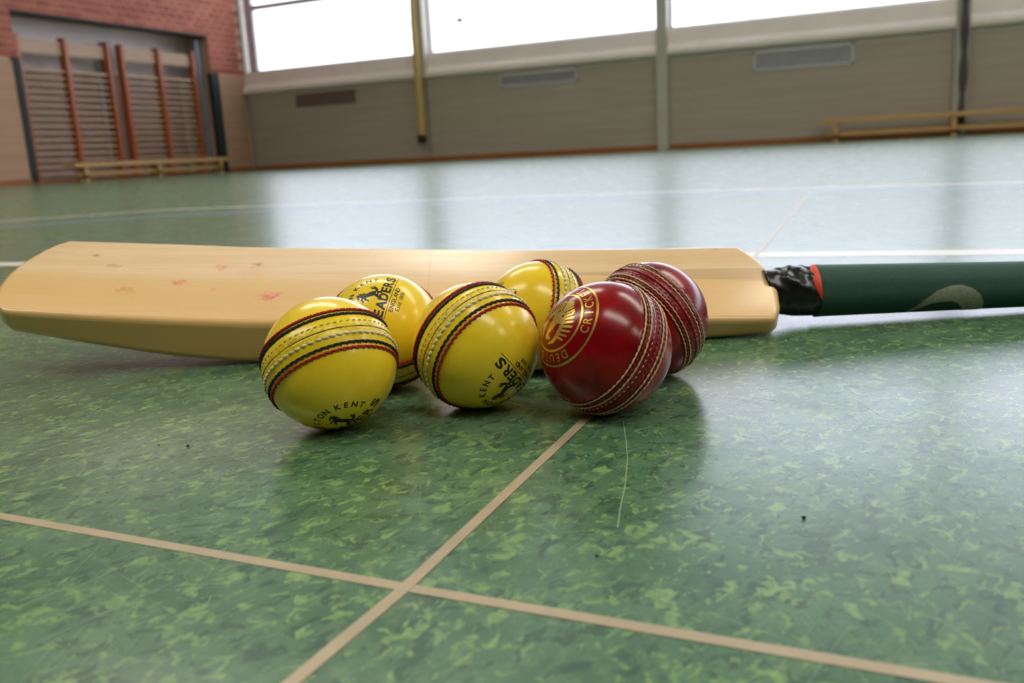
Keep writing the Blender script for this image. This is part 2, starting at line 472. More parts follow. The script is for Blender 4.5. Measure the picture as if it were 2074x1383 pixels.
# padding on the lower left wall
MB().box((XL-.0, YB, .08), (XL+.05, RECY0-.13, 2.04)).build('wall_pad', PADB, wleft, bevel=.015)
MB().box((XL-.0, RECY1+.16, .08), (XL+.05, YF-.1, 2.06)).build('wall_pad', PADB, wleft, bevel=.015)
for a, b in ((RECY0-.13, RECY0+.0), (RECY1-.06, RECY1+.16)):
    tag(MB().box((XL-.05, a, .04), (XL+.06, b, 2.08)).build('pad_edge', DKGREEN, wleft), 'dark green padding edge')
o = MB().box((XL+.0, YB, 0), (XL+.07, RECY0-.13, .08)).box((XL+.0, RECY1+.16, 0), (XL+.07, YF-.1, .08)).build('baseboard_left', ORW); o['kind'] = 'structure'
tag(MB().box((XL-.3, RECY0, RECZ-.035), (XL+.004, RECY1, RECZ)).build('underside_shade', DKGREEN, wleft), 'dark strip painting the shaded underside of the recess top')  # dark strip paints in the shade along the recess top's underside
# recess lining
o = MB().box((XL-.60, RECY0, 0), (XL-.57, RECY1, RECZ)).build('recess_panel', BACKG, wleft)
for (a, b) in ((RECY0+.1, 13.02), (13.3, RECY1-.35)):
    o = MB().box((XL-.57, a, .05), (XL-.545, b, 1.98)).build('back_board', BACKB, wleft)
MB().box((XL-.5, 13.07, 0), (XL-.28, 13.19, 2.55)).build('steel_post', STEEL, wleft)
MB().box((XL-.3, RECY1-.22, 0), (XL-.14, RECY1-.10, 2.75)).build('steel_post', STEEL, wleft)
MB().box((XL-.57, RECY0, 0), (XL-.0, RECY1, .05)).build('threshold', ORW, wleft)

def wall_bars(ys, label):
    root = empty('wall_bars', (XL-.2, (ys[0]+ys[-1])/2, .05))
    tag(root, label, 'wall bars', 'gym wall bars in the recess')
    def L(o): o.location = (-root.location.x, -root.location.y, -root.location.z); return o
    for y in ys:
        L(MB().box((XL-.26, y-.042, .05), (XL-.10, y+.042, 2.50)).build('upright', BARW, root, bevel=.006))
    for a, b in zip(ys[:-1], ys[1:]):
        L(MB().box((XL-.20, a+.042, 2.20), (XL-.16, b-.042, 2.44)).build('top_board', TOPW, root, bevel=.004))
        z = 1.92; n = 0
        while z > .15:
            m = MB().tube([(XL-.17, a+.04, z), (XL-.17, b-.04, z)], .021 if n else .03, 8)
            L(m.build('rung', RUNGW, root)); z -= .118; n += 1
    return root
wall_bars([11.03, 12.00, 12.94], 'wooden wall bars left of the grey post in the recess')
wall_bars([13.27, 14.20, 15.15], 'wooden wall bars right of the grey post in the recess')

def bench(x0, x1, y0, y1, label, h=.36):
    """low gym bench, long along the longer of the two sides"""
    root = empty('gym_bench', ((x0+x1)/2, (y0+y1)/2, 0)); tag(root, label, 'bench', 'low gym benches')
    L_ = max(x1-x0, y1-y0)/2; Wd = min(x1-x0, y1-y0)/2
    alongy = (y1-y0) > (x1-x0)
    def T(m): 
        if alongy: m.v = [(v[1], v[0], v[2]) for v in m.v]
        return m
    T(MB().box((-L_, -Wd, h-.075), (L_, Wd, h))).build('seat', BENCHW, root, bevel=.006)
    T(MB().box((-L_+.12, -.025, .09), (L_-.12, .025, .17))).build('beam', BENCHW, root, bevel=.004)
    for s in (-L_+.24, 0, L_-.24):
        m = MB().box((s-.04, -Wd+.02, 0), (s+.04, -Wd+.08, h-.045)).box((s-.04, Wd-.08, 0), (s+.04, Wd-.02, h-.045)).box((s-.04, -Wd+.02, .05), (s+.04, Wd-.02, .11))
        T(m).build('leg', BENCHW, root, bevel=.004)
    return root
bench(-1.36, 2.64, YF-.62, YF-.36, 'low wooden gym bench along the grey padded wall', .38)
bench(XL+.42, XL+.68, 11.15, 15.0, 'low wooden gym bench in front of the wall bars', .32)

def vent(x0, x1, z0, z1, mf, ms, label):
    r = empty('wall_vent', ((x0+x1)/2, YF-.06, (z0+z1)/2)); tag(r, label, 'vent', 'wall vents')
    w_, h_ = (x1-x0)/2, (z1-z0)/2
    t_ = .035
    m = MB().box((-w_, -.02, -h_), (w_, 0, -h_+t_)).box((-w_, -.02, h_-t_), (w_, 0, h_)).box((-w_, -.02, -h_), (-w_+t_, 0, h_)).box((w_-t_, -.02, -h_), (w_, 0, h_))
    m.build('frame', mf, r)
    MB().box((-w_+t_, -.004, -h_+t_), (w_-t_, .0, h_-t_)).build('backing', ms, r)
    n = 5; z = -h_+t_
    dz = (2*h_-2*t_)/n
    for i in range(n):
        zz = z+dz*(i+.25)
        MB().quad((-w_+t_, -.004, zz+dz*.62), (w_-t_, -.004, zz+dz*.62), (w_-t_, -.020, zz), (-w_+t_, -.020, zz)).build('slat', ms, r)
vent(-12.27, -10.75, 1.31, 1.575, VBROWN, VBROWN, 'brown wall vent under the first window from the corner')
vent(-7.40, -5.78, 1.36, 1.595, VWHITE, VGREY, 'dark grey vent in white frame under the middle window')
vent(-2.53, -.90, 1.27, 1.60, VWHITE, VGREY, 'pale vent in white frame above the right bench')

# climbing ropes hung beside the columns
def rope(x, y, zbot, mat, end, label, w0, w1, knots=False):
    r = empty('climbing_rope', (x, y, zbot)); tag(r, label, 'rope')
    n = 60; pts = []; rad = []
    for i in range(n+1):
        f = i/n; z = .0+(6.9-zbot)*f
        pts.append((.012*math.sin(z*2.1), .01*math.cos(z*1.7), z+.0)); rr = w0+(w1-w0)*min(1, f*2)
        if knots: rr *= 1+.35*math.sin(z*9)*math.exp(-f*2)
        rad.append(rr*(1+.06*math.sin(i*2.2)))
    MB().tube(pts, rad, 10).build('rope_bundle', mat, r, smooth=True)
    if end: MB().tube([(0, 0, -.12), (0, 0, -.105), (0, 0, .02), (0, 0, .05)], [.06, .085, .09, .07], 12).build('rope_end', LEATH, r, smooth=True)
rope(-9.10, YF-.28, .50, ROPE, True, 'tan climbing rope with a black end hanging before the left column', .082, .045)
rope(.74, YF-.28, .07, DROPE, False, 'dark climbing rope hanging at the rightmost column', .045, .06, True)

# closing the hall: ceiling, right wall, front wall, lamps
o = MB().box((XL-.6, YB, HC), (XR, YF+.35, HC+.2)).build('ceiling', CEIL); o['kind'] = 'structure'
o = MB().box((XR, YB, -.25), (XR+.2, YF+.35, HC)).build('wall_right', DARKW); o['kind'] = 'structure'
o = MB().box((XL-.6, YB-.2, -.25), (XR, YB, HC)).build('wall_front', DARKW); o['kind'] = 'structure'
for i, x in enumerate((-5.2, 3.6, 13.0)):
    for j, y in enumerate((-1.6, 5.8)):
        r = empty('ceiling_light', (x, y, HC)); tag(r, 'large flat luminous ceiling panel, %s from the left in the %s row' % (('first', 'second', 'third')[i], ('nearer', 'farther')[j]), 'ceiling light', 'luminous ceiling panels')
        m = MB()
        m.box((-3.1, -.8, -.12), (-3.0, .8, 0)).box((3.0, -.8, -.12), (3.1, .8, 0)).box((-3.0, -.8, -.12), (3.0, -.7, 0)).box((-3.0, .7, -.12), (3.0, .8, 0))
        for k in (-1, 0, 1): m.box((k*1.5-.04, -.7, -.12), (k*1.5+.04, .7, 0))
        m.build('housing', WFR, r)
        MB().box((-3.0, -.7, -.07), (3.0, .7, -.05)).build('diffuser', LAMP, r)

# ------------------------------------------------------------------ cricket bat
P0 = Vector((-.4377918, .4985997, 0)); BANG = .4277018
bat = empty('cricket_bat', P0); bat.rotation_euler = (0, 0, BANG)
tag(bat, 'pale willow cricket bat with dark green grip lying behind the balls', 'bat')
def interp(x, xs, ys):
    if x <= xs[0]: 
        k = (ys[1]-ys[0])/(xs[1]-xs[0]); return ys[0]+k*(x-xs[0])
    for i in range(len(xs)-1):
        if x <= xs[i+1]: return ys[i]+(ys[i+1]-ys[i])*(x-xs[i])/(xs[i+1]-xs[i])
    k = (ys[-1]-ys[-2])/(xs[-1]-xs[-2]); return ys[-1]+k*(x-xs[-1])
def smooth_interp(x, xs, ys): return (interp(x-.012, xs, ys)+interp(x, xs, ys)*2+interp(x+.012, xs, ys))/4
ZN = ([-.165, -.132, -.098, -.046, .0065, .18, .335, .384], [.0502, .0466, .0426, .0372, .0325, .0235, .0173, .0146])
ZF = ([-.162, -.133, -.074, -.015, .1845, .305, .386], [.091, .0887, .0839, .0787, .066, .0607, .058])
ZB = ([-.171, -.154, -.133, -.1055, -.053, 0, .1, .337, .386], [.0339, .0300, .0250, .0190, .0085, .0012, .0006, .0006, .0012])
ZS = ([-.171, -.133, -.1055, -.053, 0, .1, .337, .386, .41], [.050, .038, .029, .013, .004, .0012, .0008, .004, .010])
W0 = ([0, .06, .15, .3, .5, .7, .85, .94, 1], [-.165, -.1725, -.1785, -.183, -.1835, -.1785, -.171, -.164, -.155])
W1 = ([0, .06, .15, .35, .5, .65, .78, .88, 1], [.385, .3895, .3935, .3975, .399, .3975, .3935, .3895, .3835])
def section(s):
    zn, zf, zb, zs = (smooth_interp(s, *a) for a in (ZN, ZF, ZB, ZS))
    out = []
    K = 12
    for i in range(K+1):       # face, slightly bowed
        w = i/K; out.append((-.010+.096*w, zn+(zf-zn)*w+.0012*4*w*(1-w), w))
    e2 = max(.012, min(.022, (zn-zb)*.72))
    far = (.086+e2*.40, zf-e2*.91)
    near = (-.001, zb)
    sp = (.056, max(zs, .0006))
    spn = (.046, max(zs, .0006))
    out.append((far[0]-.001, far[1], 1))
    for i in range(1, 6):
        f = i/6; w = 1-.42*f
        out.append((far[0]+(sp[0]-far[0])*f, far[1]+(sp[1]-far[1])*(f**.85), w))
    out.append((sp[0], sp[1], .55)); out.append((spn[0], spn[1], .5))
    for i in range(1, 5):
        f = i/5; out.append((spn[0]+(near[0]-spn[0])*f, spn[1]+(near[1]-spn[1])*f, .5*(1-f)))
    out.append((near[0], near[1], 0))
    return out
NS = 60
V = []; Fs = []
for i in range(NS+1):
    u = i/NS; sref = -.17+.56*u
    sec = section(sref)
    for (q_, z_, w_) in sec:
        a, b = smooth_interp(w_, *W0) if 0 < w_ < 1 else interp(w_, *W0), interp(w_, *W1)
        V.append((a+(b-a)*u, q_, z_))
NP = len(sec)
for i in range(NS):
    for j in range(NP):
        a = i*NP+j; b = i*NP+(j+1) % NP
        Fs.append((a, b, b+NP, a+NP))
# end caps joined across (face point j with the back point nearest the same width)
def cap(base, flip):
    face = list(range(0, 13)); back = list(range(NP-1, 12, -1))
    i = j = 0
    while i < len(face)-1 or j < len(back)-1:
        if j == len(back)-1 or (i < len(face)-1 and sec[face[i+1]][2] <= sec[back[j+1]][2]):
            t_ = (base+face[i], base+face[i+1], base+back[j]); i += 1
        else:
            t_ = (base+face[i], base+back[j+1], base+back[j]); j += 1
        Fs.append(t_ if not flip else t_[::-1])
cap(0, False); cap(NS*NP, True)
bl = mk('blade', V, Fs, WILLOW, bat)
bm = bmesh.new(); bm.from_mesh(bl.data); bmesh.ops.recalc_face_normals(bm, faces=bm.faces[:])
bm.to_mesh(bl.data); bm.free()
bl.data.shade_smooth()
bv = bl.modifiers.new('bevel', 'BEVEL'); bv.width = .0042; bv.segments = 4; bv.limit_method = 'ANGLE'; bv.angle_limit = math.radians(38); bv.harden_normals = False
try:
    bl.data.set_sharp_from_angle(angle=math.radians(50))
except Exception: pass

# handle, tape, rubber ring, grip: cylinders along the handle axis
HQ = .042
def hz(s): return .0246+(.0209-.0246)*(s-.427)/.165
def hr(s): return .0202+(.0178-.0202)*(s-.427)/.165
def sleeve(name, prof, mat, seg=64, lump=0, uv=False, smooth=True):
    V = []; Fs = []
    for i, (s, r, dz) in enumerate(prof):
        for j in range(seg):
            a = 2*PI*j/seg
            rr = r
            if lump: rr += lump*(math.sin(a*3+s*420)*math.sin(s*230+a)+.6*math.sin(a*7-s*300))*min(1, max(0, (s-.393)/.008))*max(0, min(1, (.434-s)/.008))*(.5+.5*math.sin(a))
            V.append((s, HQ+rr*math.cos(a), hz(s)+dz+rr*math.sin(a)))
    n = len(prof)
    for i in range(n-1):
        for j in range(seg):
            a = i*seg+j; b = i*seg+(j+1) % seg
            Fs.append((a, a+seg, b+seg, b))
    Fs.append(tuple(range(seg))); Fs.append(tuple((n-1)*seg+j for j in reversed(range(seg))))
    o = mk(name, V, Fs, mat, bat, smooth)
    bm = bmesh.new(); bm.from_mesh(o.data); bmesh.ops.recalc_face_normals(bm, faces=bm.faces[:]); 
    if uv:
        ly = bm.loops.layers.uv.new('UVMap')
        for f in bm.faces:
            js = [v.index % seg for v in (l.vert for l in f.loops)]
            wrap = (seg-1 in js and 0 in js)
            for l in f.loops:
                i_, j_ = divmod(l.vert.index, seg)
                jj = seg if (wrap and j_ == 0) else j_
                l[ly].uv = ((prof[i_][0]-.4)*10, jj/seg)
    bm.to_mesh(o.data); bm.free()
    return o
pr = []
for i in range(26):
    s = .3915+.0395*i/25; f = i/25
    r = hr(.43)*(.83+.15*min(1, f*1.8))-.0004
    if f > .9: r *= .985
    pr.append((s, r, .0008*(1-f)))
sleeve('tape', pr, TAPE, 72, .0011)
pr = [(.4300, hr(.43)*.93, 0), (.4302, hr(.43)*.995, 0), (.4306, hr(.43)*1.01, 0)]
for i in range(1, 40):
    s = .4306+.235*i/39; pr.append((s, hr(min(s, .62))*1.0, 0))
pr += [(.667, hr(.62)*1.03, 0), (.669, hr(.62)*1.09, 0), (.674, hr(.62)*1.09, 0), (.677, hr(.62)*.92, 0), (.678, .004, 0)]
sleeve('grip', pr, GRIP, 96, 0, True)
# orange flash showing on the upper side where the ring bulges past the tape
V = []; Fs = []
for i in range(9):
    for j in range(13):
        a = math.radians(78+(192-78)*j/12); f = i/8
        s = .4295-.0060*f*math.sin(PI*j/12)**.8
        r = hr(.43)*1.012-.0010*f+.0004*math.sin(PI*f)
        V.append((s+.0008, HQ+r*math.cos(a), hz(s)+r*math.sin(a)))
for i in range(8):
    for j in range(12):
        a = i*13+j; Fs.append((a, a+1, a+14, a+13))
mk('rubber_lip', V, Fs, ORANGE, bat, True)
# curved grey mark printed on the grip
outer = [(.4996, -124.7), (.5082, -158.2), (.5182, -181.2), (.528, -191.9), (.5366, -192.9), (.5451, -184), (.5519, -166.8), (.5555, -147.1), (.5575, -122.2), (.556, -95)]
inner = [(.4985, -112), (.507, -134.4), (.5152, -148.7), (.5234, -152.9), (.5295, -153.4), (.535, -147.9), (.5395, -134), (.5430, -118), (.5440, -105), (.5440, -95)]
V = []; Fs = []; n = 10
def at_(P, f):
    x = f*(len(P)-1); i = min(int(x), len(P)-2); g = x-i
    return P[i][0]+(P[i+1][0]-P[i][0])*g, P[i][1]+(P[i+1][1]-P[i][1])*g
for i in range(37):
    o_, i_ = at_(outer, i/36), at_(inner, i/36)
    for j in range(n+1):
        s = o_[0]+(i_[0]-o_[0])*j/n; a = math.radians(o_[1]+(i_[1]-o_[1])*j/n); r = hr(s)+.00022
        V.append((s, HQ+r*math.cos(a), hz(s)+r*math.sin(a)))
for i in range(36):
    for j in range(n):
        a = i*(n+1)+j; Fs.append((a, a+1, a+n+2, a+n+1))
mk('grip_mark', V, Fs, GRIPMARK, bat, True)

# ------------------------------------------------------------------ cricket balls
R = .036
def frame_from(x, y, n):
    m = Matrix((Vector(x), Vector(y), Vector(n))).transposed()
    return m
def ball_mesh(name, off, rows, groove, ridge=.0005):
    """sphere about the seam axis; raised seam band, low grooves under the stitching"""
    V = []; Fs = []; NL, NA = 150, 144
    lats = []
    for i in range(NL+1):
        f = -1+2*i/NL
        lats.append(math.asin(max(-1, min(1, f))) if False else (f*abs(f)**.35)*PI/2)
    for i, la in enumerate(lats):
        s = math.sin(la)-off
        r = R-.0002
        r += ridge*math.exp(-(s/.16)**4)
        r -= .00035*math.exp(-(s/.010)**2)*groove
        for q in rows: r -= .00010*math.exp(-((s-q)/.02)**2)
        for j in range(NA):
            a = 2*PI*j/NA
            V.append((r*math.cos(la)*math.cos(a), r*math.cos(la)*math.sin(a), r*math.sin(la)))
    for i in range(NL):
        for j in range(NA):
            a = i*NA+j; b = i*NA+(j+1) % NA
            if i == 0: Fs.append((j, NA+(j+1) % NA, NA+j)) if j else None
            Fs.append((a, b, b+NA, a+NA)) if i else None
    me = bpy.data.meshes.new(name)
    me.from_pydata(V, [], [f for f in Fs if f]); 
    bm = bmesh.new(); bm.from_mesh(me); bmesh.ops.remove_doubles(bm, verts=bm.verts[:], dist=1e-6); bmesh.ops.recalc_face_normals(bm, faces=bm.faces[:]); bm.to_mesh(me); bm.free()
    me.shade_smooth()
    return me
def sph(sl, a, r):
    c = math.sqrt(max(0, 1-sl*sl)); return Vector((r*c*math.cos(a), r*c*math.sin(a), r*sl))
def thread_mesh(name, sl, n, rad, style, side, lift=.0004, seed=1):
    """one row of stitches at sine-latitude sl. style: rope (slanted, toothed) / bead / fine"""
    rnd = random.Random(seed); m = MB(); rr = R+lift
    st = 2*PI/n
    for i in range(n):
        a0 = i*st+rnd.uniform(-.04, .04)*st
        if style == 'rope':
            sk = .20*st; pts = []; rad_ = []
            for k in range(7):
                f = k/6
                a = a0+st*(-.14+1.28*f); l_ = sl+side*(.010-.024*f)*.6
                pts.append(sph(l_, a, rr-.0006*(2*f-1)**2)); rad_.append(rad*(.35+.75*math.sin(PI*min(1, max(0, .06+.88*f)))**.6))
            m.tube(pts, rad_, 7)
            # tooth: thread end dipping into the needle hole on the outer side
            p = sph(sl+side*.006, a0+.05*st, rr+.0001); q = sph(sl+side*.036, a0-.10*st, rr-.00030)
            m.tube([p, (p+q)/2, q], [rad*.85, rad*.62, rad*.15], 5)
        elif style == 'bead':
            pts = []; rad_ = []
            for k in range(7):
                f = k/6; a = a0+st*(.06+.86*f)
                pts.append(sph(sl+side*(.004-.008*f), a, rr-.0004*(2*f-1)**2)); rad_.append(rad*(.25+.80*math.sin(PI*(.05+.9*f))**.7)*rnd.uniform(.94, 1.06))
            m.tube(pts, rad_, 8)
        else:
            pts = []; rad_ = []
            for k in range(5):
                f = k/4; a = a0+st*(.14+.62*f)
                pts.append(sph(sl+side*(.006-.012*f), a, rr-.0004*(2*f-1)**2)); rad_.append(rad*(.3+.7*math.sin(PI*(.08+.84*f))))
            m.tube(pts, rad_, 6)
    me = bpy.data.meshes.new(name); me.from_pydata([tuple(v) for v in m.v], [], m.f); me.shade_smooth()
    return me
# ---- flat artwork mapped onto the sphere (mm, azimuthal about the stamp centre)
dg = None
def text_polys(txt, h, bold=.0, xs=1.0):
    cu = bpy.data.curves.new('t', 'FONT'); cu.body = txt; cu.size = 1; cu.offset = bold; cu.resolution_u = 3
    ob = bpy.data.objects.new('t', cu); COL.objects.link(ob)
    bpy.context.view_layer.update()
    d = bpy.context.evaluated_depsgraph_get(); me = bpy.data.meshes.new_from_object(ob.evaluated_get(d))
    vs = [(v.co.x, v.co.y) for v in me.vertices]; fs = [tuple(p.vertices) for p in me.polygons]
    bpy.data.objects.remove(ob); bpy.data.curves.remove(cu); bpy.data.meshes.remove(me)
    if not vs: return [], [], 0
    k = h/.73
    x0 = min(v[0] for v in vs); x1 = max(v[0] for v in vs)
    vs = [((x-(x0+x1)/2)*k*xs, y*k) for x, y in vs]
    return vs, fs, (x1-x0)*k*xs
class Art:
    def __init__(s): s.v = []; s.f = []
    def add(s, vs, fs, fn=lambda p: p):
        n = len(s.v); s.v += [fn(p) for p in vs]; s.f += [tuple(n+i for i in f) for f in fs]
    def poly(s, pts, fn=lambda p: p): s.add(pts, [tuple(range(len(pts)))], fn)
    def letters(s, txt, xs_, y, h, bold=.012, wide=1.0, widths=None):
        for i, (c, x) in enumerate(zip(txt, xs_)):
            v, f, w_ = text_polys(c, h, bold, wide); k = widths[i]/w_ if widths else 1
            s.add(v, f, lambda p: (p[0]*k+x, p[1]+y))
    def arc(s, txt, cx, cy, r, a0, da, h, inward=False, bold=.012, wide=1.0):
        for i, c in enumerate(txt):
            if c == ' ': continue
            v, f, w_ = text_polys(c, h, bold, wide); a = math.radians(a0+da*i)
            if not inward:
                rot = a-PI/2
                s.add(v, f, lambda p: (cx+r*math.cos(a)+p[0]*math.cos(rot)-(p[1]-h/2)*math.sin(rot), cy+r*math.sin(a)+p[0]*math.sin(rot)+(p[1]-h/2)*math.cos(rot)))
            else:
                rot = a+PI/2
                s.add(v, f, lambda p: (cx+r*math.cos(a)+p[0]*math.cos(rot)-(p[1]-h/2)*math.sin(rot), cy+r*math.sin(a)+p[0]*math.sin(rot)+(p[1]-h/2)*math.cos(rot)))
    def ring(s, r0, r1, n=96):
        for i in range(n):
            a, b = 2*PI*i/n, 2*PI*(i+1)/n
            s.poly([(r0*math.cos(a), r0*math.sin(a)), (r1*math.cos(a), r1*math.sin(a)), (r1*math.cos(b), r1*math.sin(b)), (r0*math.cos(b), r0*math.sin(b))])
    def mesh(s, name, lift=.00007, base=None):
        bm = bmesh.new()
        vs = [bm.verts.new((x, y, 0)) for x, y in s.v]
        for f in s.f:
            try: bm.faces.new([vs[i] for i in f])
            except ValueError: pass
        bmesh.ops.triangulate(bm, faces=bm.faces[:])
        for _ in range(5):
            es = [e for e in bm.edges if e.calc_length() > 1.3]
            if not es: break
            bmesh.ops.subdivide_edges(bm, edges=es, cuts=1); bmesh.ops.triangulate(bm, faces=[f for f in bm.faces if len(f.verts) > 3])
        for v in bm.verts:
            x, y = v.co.x, v.co.y; d = math.hypot(x, y); a = d/36.0
            k = math.sin(a)/d if d > 1e-6 else 1/36
            rr = R-.0002+lift
            v.co = (rr*x*k, rr*y*k, rr*math.cos(a))
        bmesh.ops.recalc_face_normals(bm, faces=bm.faces[:])
        for f in bm.faces:
            if f.normal.dot(f.calc_center_median()) < 0: f.normal_flip()
        me = bpy.data.meshes.new(name); bm.to_mesh(me); bm.free(); me.shade_smooth(); return me
def maker_stamp():
    a = Art()
    a.letters('READERS', [-18.2, -12.5, -6.8, -.8, 4.9, 10.5, 16.7], -3.3, 5.9, .034, 1, [5.3, 4.3, 6.4, 5.3, 4.3, 5.4, 5.6])
    a.poly([(-20.5, -4.55), (-20.5, -4.9), (20.5, -4.9), (20.5, -4.55)])
    a.letters('ENGLAND', [-8.6, -5.8, -2.9, -.2, 2.5, 5.2, 8.0], -8.4, 2.7, .02, 1.1)
    a.letters('Estd. 1808', [-6.9, -5.1, -3.7, -2.2, -.9, 0, 1.1, 2.7, 4.5, 6.3], -12.0, 2.6, .015, .9)
    a.arc('TESTON', -1, 5.6, 14.9, 184, -18, 3.7, False, .03, 1.0)
    a.arc('KENT', -1, 5.6, 14.9, 66, -18.3, 3.7, False, .03, 1.0)
    return a.mesh('maker_stamp')
def horse_emblem():
    """rearing horse facing left, mm, around (-2.3, 9)"""
    a = Art()
    def loop(c, pts, sc_=1): a.poly([(c[0]+x*sc_, c[1]+y*sc_) for x, y in pts])
    def limb(pts, ws):
        for i in range(len(pts)-1):
            (x0, y0), (x1, y1) = pts[i], pts[i+1]; dx, dy = x1-x0, y1-y0; L_ = math.hypot(dx, dy) or 1; nx, ny = -dy/L_, dx/L_
            a.poly([(x0+nx*ws[i], y0+ny*ws[i]), (x1+nx*ws[i+1], y1+ny*ws[i+1]), (x1-nx*ws[i+1], y1-ny*ws[i+1]), (x0-nx*ws[i], y0-ny*ws[i])])
            a.poly([(x1+ws[i+1]*math.cos(t_*PI/4), y1+ws[i+1]*math.sin(t_*PI/4)) for t_ in range(8)])
    # trunk, neck, head
    limb([(1.0, 4.6), (.2, 7.2), (-1.6, 9.6), (-2.6, 11.4)], [1.9, 1.75, 1.5, 1.6])
    limb([(-2.5, 11.3), (-1.9, 13.6), (-2.4, 15.4)], [1.5, 1.25, .95])
    limb([(-1.9, 15.4), (-3.4, 15.2), (-4.9, 14.0)], [.95, .75, .42])
    a.poly([(-1.7, 15.9), (-1.2, 17.1), (-2.3, 16.4)])
    # mane
    for i in range(5): a.poly([(-.9+.1*i, 15.6-i*.9), (.1+.15*i, 15.2-i*1.0), (-1.0+.0*i, 14.6-i*.9)])
    # forelegs pawing
    limb([(-3.2, 11.6), (-5.4, 12.2), (-6.0, 10.9), (-6.9, 10.6)], [.8, .5, .33, .4])
    limb([(-3.0, 10.6), (-5.0, 9.6), (-4.7, 8.1), (-5.6, 7.6)], [.8, .5, .33, .42])
    # hind legs
    limb([(.4, 4.4), (-1.6, 3.0), (-.9, 1.2), (-2.4, .5)], [1.4, .7, .4, .5])
    limb([(1.6, 4.2), (2.5, 2.4), (1.6, .9), (.6, .3)], [1.3, .65, .4, .5])
    # tail sweeping up and over
    limb([(2.2, 5.2), (3.9, 4.6), (5.0, 6.0), (4.6, 7.8), (5.4, 9.2)], [.5, .7, .95, .7, .2])
    limb([(5.0, 6.0), (6.2, 6.9), (6.0, 8.3)], [.6, .5, .15])
    return a.mesh('horse_emblem', .00008)
def gold_crest():
    a = Art()
    a.ring(24.3, 25.5); a.ring(16.2, 17.3)
    a.arc('DEUTSCHER', 0, 0, 20.9, 151, -14.6, 4.6, False, .004, .95)
    a.arc('CRICKET', 0, 0, 20.4, -157, 14.2, 4.8, True, .012, .95)
    a.arc('BUND', 0, 0, 20.4, -45, 14.6, 4.8, True, .012, .95)
    # spread eagle: head towards +y
    def fea(pts): a.poly(pts)
    for sx in (-1, 1):
        for i in range(7):
            base = (sx*(8.6-i*.75), 5.6-i*1.75)
            ln = [5.2, 7.0, 8.2, 8.6, 8.2, 7.4, 6.2][i]
            an = math.radians(-14-i*7.5)
            d = (sx*math.cos(an), math.sin(an)); n_ = (-d[1], d[0]); w_ = .66
            tip = (base[0]+d[0]*ln, base[1]+d[1]*ln)
            P_ = [(base[0]-n_[0]*w_, base[1]-n_[1]*w_), (tip[0]-d[0]*1.2-n_[0]*w_, tip[1]-d[1]*1.2-n_[1]*w_), (tip[0]-n_[0]*w_*.5*sx, tip[1]-n_[1]*w_*.5*sx), (tip[0]-d[0]*1.8+n_[0]*w_, tip[1]-d[1]*1.8+n_[1]*w_), (base[0]+n_[0]*w_, base[1]+n_[1]*w_)]
            q0 = math.hypot(*tip)
            fea(P_)
        # wing curving up beside the head, then down to the body
        W_ = [(3.2, -5.2), (4.6, -2.6), (5.9, 1.6), (6.6, 5.8), (6.0, 9.2), (3.6, 12.6)]
        W2 = [(4.4, -5.6), (6.6, -3.0), (8.4, 1.0), (9.4, 5.4), (8.2, 9.6), (4.6, 13.0)]
        for i in range(5):
            fea([(sx*W_[i][0], W_[i][1]), (sx*W2[i][0], W2[i][1]), (sx*W2[i+1][0], W2[i+1][1]), (sx*W_[i+1][0], W_[i+1][1])])
        fea([(sx*1.5, 2.0), (sx*1.5, -3.4), (sx*4.4, -4.4), (sx*5.6, -1.2), (sx*3.6, .4)])
        # leg and claw
        fea([(sx*1.6, -5.4), (sx*3.0, -5.0), (sx*5.0, -9.0), (sx*4.0, -9.6)])
        fea([(sx*4.0, -9.2), (sx*6.4, -9.4), (sx*6.8, -10.8), (sx*5.2, -10.2), (sx*4.6, -11.6), (sx*3.8, -10.0)])
    # body, tail, neck and head
    fea([(-2.2, 5.0), (-2.8, 0), (-1.8, -6), (1.8, -6), (2.8, 0), (2.2, 5.0)])
    for i in range(5):
        x = -3.0+i*1.5; fea([(x*.35-.5, -6.2), (x*.35+.5, -6.2), (x+.62, -13.2+abs(i-2)*.9), (x, -14.2+abs(i-2)*.9), (x-.62, -13.2+abs(i-2)*.9)])
    fea([(-1.6, 5.2), (1.7, 5.2), (1.4, 8.6), (-1.2, 8.8)])
    fea([(-1.3, 8.7), (1.4, 8.6), (1.5, 10.6), (.4, 11.8), (-1.2, 11.4), (-3.8, 10.2), (-4.2, 9.2), (-2.4, 9.6)])
    return a.mesh('gold_crest', .00008)

YROWS = [.315, .238, .105, -.105, -.238, -.315]
RROWS = [.225, .122, .040, -.050, -.135, -.225]
ymesh = ball_mesh('yellow_cover', 0, YROWS, 1.0)
yth = [thread_mesh('thread', .315, 62, .00064, 'rope', 1, seed=1), thread_mesh('thread', .238, 64, .00062, 'rope', 1, seed=2), thread_mesh('thread', .105, 60, .00088, 'bead', 1, .0004, 4),
       thread_mesh('thread', -.105, 66, .00048, 'fine', -1, .0003, 3), thread_mesh('thread', -.238, 64, .00064, 'rope', -1, seed=5), thread_mesh('thread', -.315, 62, .00066, 'rope', -1, seed=6)]
T_WORN = simple('worn_yellowed_thread', srgb(214, 196, 96), .5, .12, 500)
ymat = [T_RED, T_BLACK, T_WHITE, T_WORN, T_BLACK, T_RED]
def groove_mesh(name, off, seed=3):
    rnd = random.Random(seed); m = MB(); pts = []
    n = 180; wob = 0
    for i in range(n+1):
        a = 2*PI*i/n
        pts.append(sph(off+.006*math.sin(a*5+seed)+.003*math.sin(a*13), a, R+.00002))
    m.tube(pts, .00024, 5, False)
    me = bpy.data.meshes.new(name); me.from_pydata([tuple(v) for v in m.v], [], m.f); me.shade_smooth(); return me
